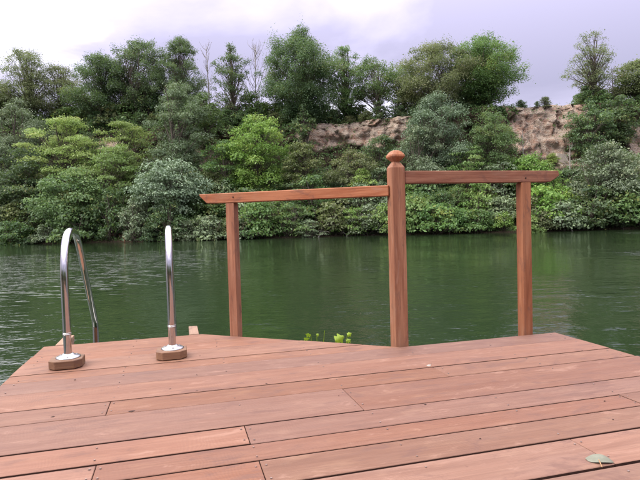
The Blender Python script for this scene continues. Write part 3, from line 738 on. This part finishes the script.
joints = {6: [-.296, 1.20], 7: [.678], 8: [.2127], 9: [-.268, 1.71], 10: [.2215], 11: [1.224], 4: [1.71 - .5], 5: []}
JOIST = [-.775, -.282, .2135, .690, 1.222, 1.715, 2.205]
def u_end(v): # slanting end of the rear boards
    return D0[0] + (D1[0] - D0[0]) * (VB_L - v) / (VB_L - VB_R)
gaps = {3: .003, 2: .006, 0: .005, 1: .006, 4: .007, 5: .008, 6: .0065, 8: .0075, 7: .009, 11: .013, 10: .012, 9: .009}
screws = []; knots = []
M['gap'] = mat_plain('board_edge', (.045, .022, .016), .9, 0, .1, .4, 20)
def board(poly, dz, tilt):
    cu_ = sum(p[0] for p in poly) / len(poly); cv_ = sum(p[1] for p in poly) / len(poly)
    loc = [(a - cu_, b - cv_) for a, b in poly]
    me = bm_mesh('plank', prism(loc, -TH, 0, .0016))
    me.materials.append(M['deck']); me.materials.append(M['gap'])      # sawn edges and undersides coloured near-black so the gaps read dark
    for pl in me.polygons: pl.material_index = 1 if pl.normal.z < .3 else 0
    o = link('plank', me, None, deck, (cu_ - DU, cv_, dz), (tilt, 0, 0))
    return o
for i in range(len(seams) - 1):
    vt, vb = seams[i], seams[i + 1]
    ga = gaps.get(i - 1, .007) if i > 0 else 0; gb = gaps.get(i, .007)
    vt2 = vt - ga * .5; vb2 = vb + gb * .5
    rear = vt > VB_R + .01
    if i not in joints and not rear: joints[i] = [rr.choice(JOIST[1:-1])]
    js = joints.get(i, [])
    if i == 4: js = []
    cuts = [UL + rr.uniform(-.004, .004)] + js + ([None] if rear and vb > VB_R - .02 else [UR + rr.uniform(-.005, .005)])
    for k in range(len(cuts) - 1):
        a, b = cuts[k], cuts[k + 1]
        a2 = a + (.0012 if k else 0)
        wob = [rr.uniform(-.0014, .0014) for _ in range(4)]
        lo, hi = vb2, vt2
        if i == 8 and k == 0: lo += .008          # this board is a little narrow
        if i == 6 and k == 1: hi -= .002
        if b is None: poly = [(a2, lo + wob[0]), (u_end(lo), lo + wob[1]), (u_end(hi), hi), (a2, hi + wob[3])]
        else:
            b2 = b - (.0012 if k < len(cuts) - 2 else 0)
            poly = [(a2, lo + wob[0]), (b2, lo + wob[1]), (b2, hi + wob[2]), (a2, hi + wob[3])]
        board(poly, rr.uniform(-.0012, .0012), rr.uniform(-.0022, .0022))
        wv = hi - lo
        for j in JOIST:
            for jj_, off in ((j, 0),):
                pts = [j]
                if any(abs(j - q) < .02 for q in (a, b) if q is not None):
                    pts = [a + .016] if abs(j - a) < .02 else [b - .016]
                for u_ in pts:
                    for fv in (.2, .8):
                        vv_ = lo + wv * fv + rr.uniform(-.008, .008)
                        lim = u_end(vv_) if b is None else b
                        if a + .008 < u_ < lim - .008 and (len(js) and min(abs(u_ - q) for q in js) < .03 or rr.random() < .7): screws.append((u_ + rr.uniform(-.008, .008) * (len(pts) == 1 and pts[0] == j), vv_))
knots = [(rr.uniform(-.7, 2.1), rr.uniform(1.2, 2.7), rr.uniform(.003, .006)) for _ in range(9)] + [(-.495, 2.275, .008), (.06, 2.41, .007), (.3715, 2.41, .006), (-.2, 2.237, .012), (-.504, 2.795, .005), (.10, 3.05, .005), (1.6, 1.72, .005), (.95, 1.56, .004)]
bm = bmesh.new()
for u_, v_ in screws:
    r_ = .0036 * rr.uniform(.8, 1.15); z_ = .0012
    ring = [bm.verts.new((u_ - DU + r_ * math.cos(q * math.pi / 4), v_ + r_ * math.sin(q * math.pi / 4), z_ - .003)) for q in range(8)]
    ring2 = [bm.verts.new((u_ - DU + r_ * .8 * math.cos(q * math.pi / 4), v_ + r_ * .8 * math.sin(q * math.pi / 4), z_ + .0016)) for q in range(8)]
    for q in range(8): bm.faces.new((ring[q], ring[(q + 1) % 8], ring2[(q + 1) % 8], ring2[q]))
    bm.faces.new(ring2)
so_ = link('screw_heads', bm_mesh('screw_heads', bm), M['screw'], deck); so_['kind'] = 'stuff'
bm = bmesh.new()
for u_, v_, r_ in knots:
    ring = [bm.verts.new((u_ - DU + r_ * rr.uniform(.7, 1.2) * math.cos(q * math.pi / 4), v_ + r_ * rr.uniform(.5, .9) * math.sin(q * math.pi / 4), .0012)) for q in range(8)]
    top_ = bm.verts.new((u_ - DU, v_, .0035))
    for q in range(8): bm.faces.new((ring[q], ring[(q + 1) % 8], top_))
ko = link('knots', bm_mesh('knots', bm), M['knot'], deck); ko['kind'] = 'stuff'
# joists, rim beams and piles below
for j in JOIST:
    vend = VB_L - .03 if j < .1 else (VB_R - .03 if j > 1.2 else VB_L - .03 - (j - .14) * .76 - .02)
    me = bm_mesh('joist', prism(box_poly(-7.6, vend, -.022, .022), -TH - .145, -TH - .003, .002))
    link('joist', me, M['joist'], deck, (j - DU, 0, 0), (0, 0, math.pi / 2))
for p0, p1 in (((UL, VB_L), (UL, -7.6)), ((D0[0], D0[1]), (UL, VB_L)), ((D1[0], D1[1]), D0), ((UR, VB_R), D1), ((UR, -7.6), (UR, VB_R))):
    L = math.hypot(p1[0] - p0[0], p1[1] - p0[1]); a_ = math.atan2(p1[1] - p0[1], p1[0] - p0[0])
    me = bm_mesh('rim_beam', prism(box_poly(.02, L - .02, .010, .038), -TH - .15, -TH - .001, .002))
    link('rim_beam', me, M['rail'], deck, (p0[0] - DU, p0[1], 0), (0, 0, a_))
for u_, v_ in ((-.72, 3.5), (-.72, 1.6), (-.72, -.4), (.05, 3.5), (1.2, 2.68), (2.12, 2.68), (2.12, 1.2), (2.12, -.4), (.7, 1.2)):
    me = bm_mesh('pile', prism([(.065 * math.cos(q * math.pi / 4), .065 * math.sin(q * math.pi / 4)) for q in range(8)], -2.6, -TH - .03, .004))
    link('pile', me, M['pile'], deck, (u_ - DU, v_, 0))
for u_ in (-.735, .088):                       # arms that reach past the edge beside the ladder
    me = bm_mesh('support_arm', prism(box_poly(3.0, 3.945, -.030, .030), -TH - .066, -TH - .002, .003))
    ao = link('support_arm', me, M['joist'], deck, (u_ - DU, 0, TH + .002 if False else .0), (0, 0, math.pi / 2))
    me = bm_mesh('arm_cap', prism(box_poly(3.664, 3.955, -.031, .031), -TH - .0015, .004, .003))
    link('arm_cap', me, M['joist'], deck, (u_ - DU, 0, 0), (0, 0, math.pi / 2))

# ------------------------------------------------------------------ railing
rail = deck_thing('wooden_railing', 1.2, 2.85); tag(rail, 'stained wooden railing with a carved centre post and two handrails', 'railing')
RU, RV = 1.2, 2.85
def post(u_, v_, w, z1, rot=0.0, bev=.002):
    h_ = w / 2; me = bm_mesh('post', prism(box_poly(-h_, h_, -h_, h_), -.24, z1, bev))
    return link('post', me, M['post'], rail, (u_ - RU, v_ - RV, 0), (0, 0, rot))
DA = math.atan2(D1[1] - D0[1], D1[0] - D0[0])        # direction of the slanting edge
A_ = (.356, 3.546)                                     # slanting rail: short post
Cp = (1.240, 2.892)                                    # centre post
RA = math.atan2(Cp[1] + .02 - A_[1], Cp[0] - .03 - A_[0])
post(A_[0], A_[1], .060, .871, RA)
Rp = (2.088, 2.884)
post(Rp[0], Rp[1], .063, .940)
# centre post with shouldered head and finial
def lathe4(rows):
    bm = bmesh.new(); rings = []
    for w, z, ch in rows:
        h_ = w / 2; c_ = min(ch, h_ * .9)
        pts = [(-h_ + c_, -h_), (h_ - c_, -h_), (h_, -h_ + c_), (h_, h_ - c_), (h_ - c_, h_), (-h_ + c_, h_), (-h_, h_ - c_), (-h_, -h_ + c_)]
        rings.append([bm.verts.new((x, y, z)) for x, y in pts])
    for a, b in zip(rings, rings[1:]):
        for q in range(8): bm.faces.new((a[q], a[(q + 1) % 8], b[(q + 1) % 8], b[q]))
    bm.faces.new(rings[0]); bm.faces.new(rings[-1])
    return bm
W0 = .080
pc = link('post', bm_mesh('post', lathe4([(W0, -.26, .0022), (W0, 1.034, .0022), (W0 - .004, 1.038, .003), (.046, 1.062, .003), (.038, 1.067, .003)])), M['post'], rail, (Cp[0] - RU, Cp[1] - RV, 0))
link('finial', bm_mesh('finial', lathe4([(.034, 1.064, .003), (.038, 1.070, .003), (.080, 1.092, .004), (.086, 1.098, .004), (.084, 1.107, .004), (.056, 1.127, .006), (.034, 1.134, .006)])), M['post'], rail, (Cp[0] - RU, Cp[1] - RV, 0))
# handrails: profile in (length, height), extruded across
Ld = math.hypot(Cp[0] - .03 - A_[0], Cp[1] + .02 - A_[1])
def handrail(prof, wd, loc, rot):
    me = bm_mesh('handrail', prism(prof, -wd / 2, wd / 2, .004, 'y'))
    return link('handrail', me, M['rail'], rail, loc, (0, 0, rot))
hr1 = handrail([(-.172, .875), (-.02, .8725), (Ld, .8725), (Ld, .935), (-.232, .938), (-.226, .922)], .066, (A_[0] - RU, A_[1] - RV, 0), RA)
x0 = Cp[0] + W0 / 2
hr2 = handrail([(0, .942), (.985, .942), (1.052, .982), (1.045, 1.013), (0, 1.015)], .068, (x0 + .001 - RU, Cp[1] - RV, 0), 0)
for par, (x, y, z) in ((hr1, (.03, -.0345, .908)), (hr2, (.805, -.0355, .968))):
    bm = bmesh.new(); bmesh.ops.create_cone(bm, cap_ends=True, segments=10, radius1=.0055, radius2=.0045, depth=.004)
    link('screw', bm_mesh('screw', bm), M['knot'], par, (x, y, z), (math.pi / 2, 0, 0))

# ------------------------------------------------------------------ swim ladder
LU, LV = -.315, 3.09
lad = deck_thing('swim_ladder', LU, LV); tag(lad, 'polished steel swim ladder with two hooped handrails bolted to wooden blocks', 'ladder')
def spline(pts, n=10):
    pts = [np.array(p, float) for p in pts]; P_ = [2 * pts[0] - pts[1]] + pts + [2 * pts[-1] - pts[-2]]; out = []
    for i in range(1, len(P_) - 2):
        for t_ in np.linspace(0, 1, n, endpoint=False):
            a, b, c, d = P_[i - 1:i + 3]
            out.append(.5 * (2 * b + (c - a) * t_ + (2 * a - 5 * b + 4 * c - d) * t_ ** 2 + (3 * b - a - 3 * c + d) * t_ ** 3))
    return np.array(out + [pts[-1]])
hoop = [(0, .05), (-.006, .25), (-.008, .45), (.006, .56), (.055, .655), (.15, .712), (.29, .718), (.40, .685), (.50, .60), (.62, .465), (.80, .268), (.93, .13), (.985, .055), (.995, -.02), (.99, -.25), (.99, -.9), (.99, -1.5)]
for u_ in (-.585, -.047):
    pts = spline([(0, a, b) for a, b in hoop], 7)
    v_, f_ = tube_np(pts, .0205, 20)
    hr = link('handrail', raw_mesh('handrail', v_, f_, True), M['steel'], lad, (u_ - LU, 3.09 - LV, 0))
    for z_, r1, r2, hgt in ((.172, .0222, .0222, .006), (.180, .0222, .0222, .004)):   # coupling rings
        bm = bmesh.new(); bmesh.ops.create_cone(bm, cap_ends=True, segments=24, radius1=r1, radius2=r2, depth=hgt)
        link('coupling_ring', bm_mesh('coupling_ring', bm, True), M['steel_fl'], hr, (0, -.0045, z_))
    # eight-sided wooden mounting block
    a_, c_ = .082, .034
    poly = [(-a_ + c_, -a_), (a_ - c_, -a_), (a_, -a_ + c_), (a_, a_ - c_), (a_ - c_, a_), (-a_ + c_, a_), (-a_, a_ - c_), (-a_, -a_ + c_)]
    blk = link('mounting_block', bm_mesh('mounting_block', prism(poly, .004, .048, .003)), M['block'], lad, (u_ - LU + (-.005), 3.085 - LV, 0))
    bm = bmesh.new(); segs = 28; rows = [(.062, .0485), (.062, .052), (.056, .056), (.034, .060), (.030, .066), (.0245, .070), (.0205, .0702)]
    rings = [[bm.verts.new((r_ * math.cos(q * 2 * math.pi / segs), r_ * math.sin(q * 2 * math.pi / segs), z_)) for q in range(segs)] for r_, z_ in rows]
    for a, b in zip(rings, rings[1:]):
        for q in range(segs): bm.faces.new((a[q], a[(q + 1) % segs], b[(q + 1) % segs], b[q]))
    fl = link('flange', bm_mesh('flange', bm, True), M['steel_fl'], lad, (u_ - LU, .001, 0))
    for q in range(3):
        bm = bmesh.new(); bmesh.ops.create_cone(bm, cap_ends=True, segments=10, radius1=.007, radius2=.005, depth=.006)
        link('bolt', bm_mesh('bolt', bm), M['steel_fl'], fl, (.046 * math.cos(q * 2.094 + .6), .046 * math.sin(q * 2.094 + .6), .0575))
for z_ in (-.45, -.75, -1.05):
    me = bm_mesh('rung', prism(box_poly(-.27, .27, -.04, .04), z_ - .012, z_ + .012, .004))
    link('rung', me, M['steel_fl'], lad, (0, .99, 0))

# ------------------------------------------------------------------ sprigs at the deck edge, fallen leaf
def leaf_blade(L, Wd, curl=.1, n=6, lobes=0.0):
    """flat leaf blade along +x with a raised midrib, some thickness from curl"""
    bm = bmesh.new(); rows = []
    for i in range(n + 1):
        f = i / n; w = Wd * .5 * math.sin(math.pi * (f ** .8)) ** .75 * (1 + lobes * math.sin(f * 15 - 1)) if 0 < f < 1 else .0006
        zc = -curl * L * (2 * f - 1) ** 2 + curl * L
        rows.append([bm.verts.new((f * L, s_ * w, zc - abs(s_) * w * (.35 + curl * 2.0))) for s_ in (-1, -.5, 0, .5, 1)])
    for a, b in zip(rows, rows[1:]):
        for q in range(4): bm.faces.new((a[q], a[q + 1], b[q + 1], b[q]))
    return bm
def sprig(label, u_, v_, leaves):
    s = deck_thing('leafy_sprig', u_, v_, WATER_Z - .1)
    tag(s, label, 'plant', 'green sprigs at the deck edge')
    for k, (du, dv, z, L, rz, tilt) in enumerate(leaves):
        z0 = z - (WATER_Z - .1)
        st_ = bezier((du * .2, dv * .2, 0), (du * .2, dv * .2, z0 * .6), (du, dv, z0), 8)
        v, f = tube_np(st_, np.linspace(.0035, .0018, 8), 5)
        link('stem', raw_mesh('stem', v, f, True), M['lf_lime'], s)
        if L > 0:
            me = bm_mesh('leaf', leaf_blade(L, L * .9, .10, 14, .34), True)
            link('leaf', me, M['lf_lime'], s, (du, dv, z0), (R(tilt), R(-18), R(rz)))
    return s
sprig('thin lime green sprig with small leaves and a bare shoot at the slanting deck edge', .835, 3.30, [(-.030, .0, .008, .036, 170, 55), (-.042, .01, -.016, .040, 200, 40), (.010, .0, .004, .022, 40, 60), (.065, .01, .030, 0, 0, 0)])
sprig('lime green sprig with one broad leaf at the slanting deck edge near the centre post', .972, 3.20, [(-.035, .0, -.016, .068, 12, 62), (.045, .0, .012, .032, 5, 58), (.04, .0, -.028, .034, 20, 45)])

lf = deck_thing('fallen_leaf', 1.20, 1.315); tag(lf, 'dry grey-green fallen leaf with a pinkish stalk lying on the deck boards', 'leaf')
me = bm_mesh('blade', leaf_blade(.076, .044, .24, 10), True)
link('blade', me, M['lf_dry'], lf, (-.036, .014, .003), (R(-6), 0, R(-40)))
v, f = tube_np(bezier((-.002, .006, .011), (-.018, -.02, .012), (-.034, -.050, .0035), 8), np.linspace(.0014, .0017, 8), 6)
link('stalk', raw_mesh('stalk', v, f, True), M['stalk'], lf)
bt = deck_thing('leaf_scrap', 1.192, 2.415); tag(bt, 'small pale scrap of leaf lying across a seam between boards', 'leaf')
link('blade', bm_mesh('blade', leaf_blade(.030, .020, .12, 5), True), M['litter'], bt, (-.015, 0, .0035), (0, 0, .3))
print('LEAVES', LEAFCOUNT[0], 'objects', len(bpy.data.objects))
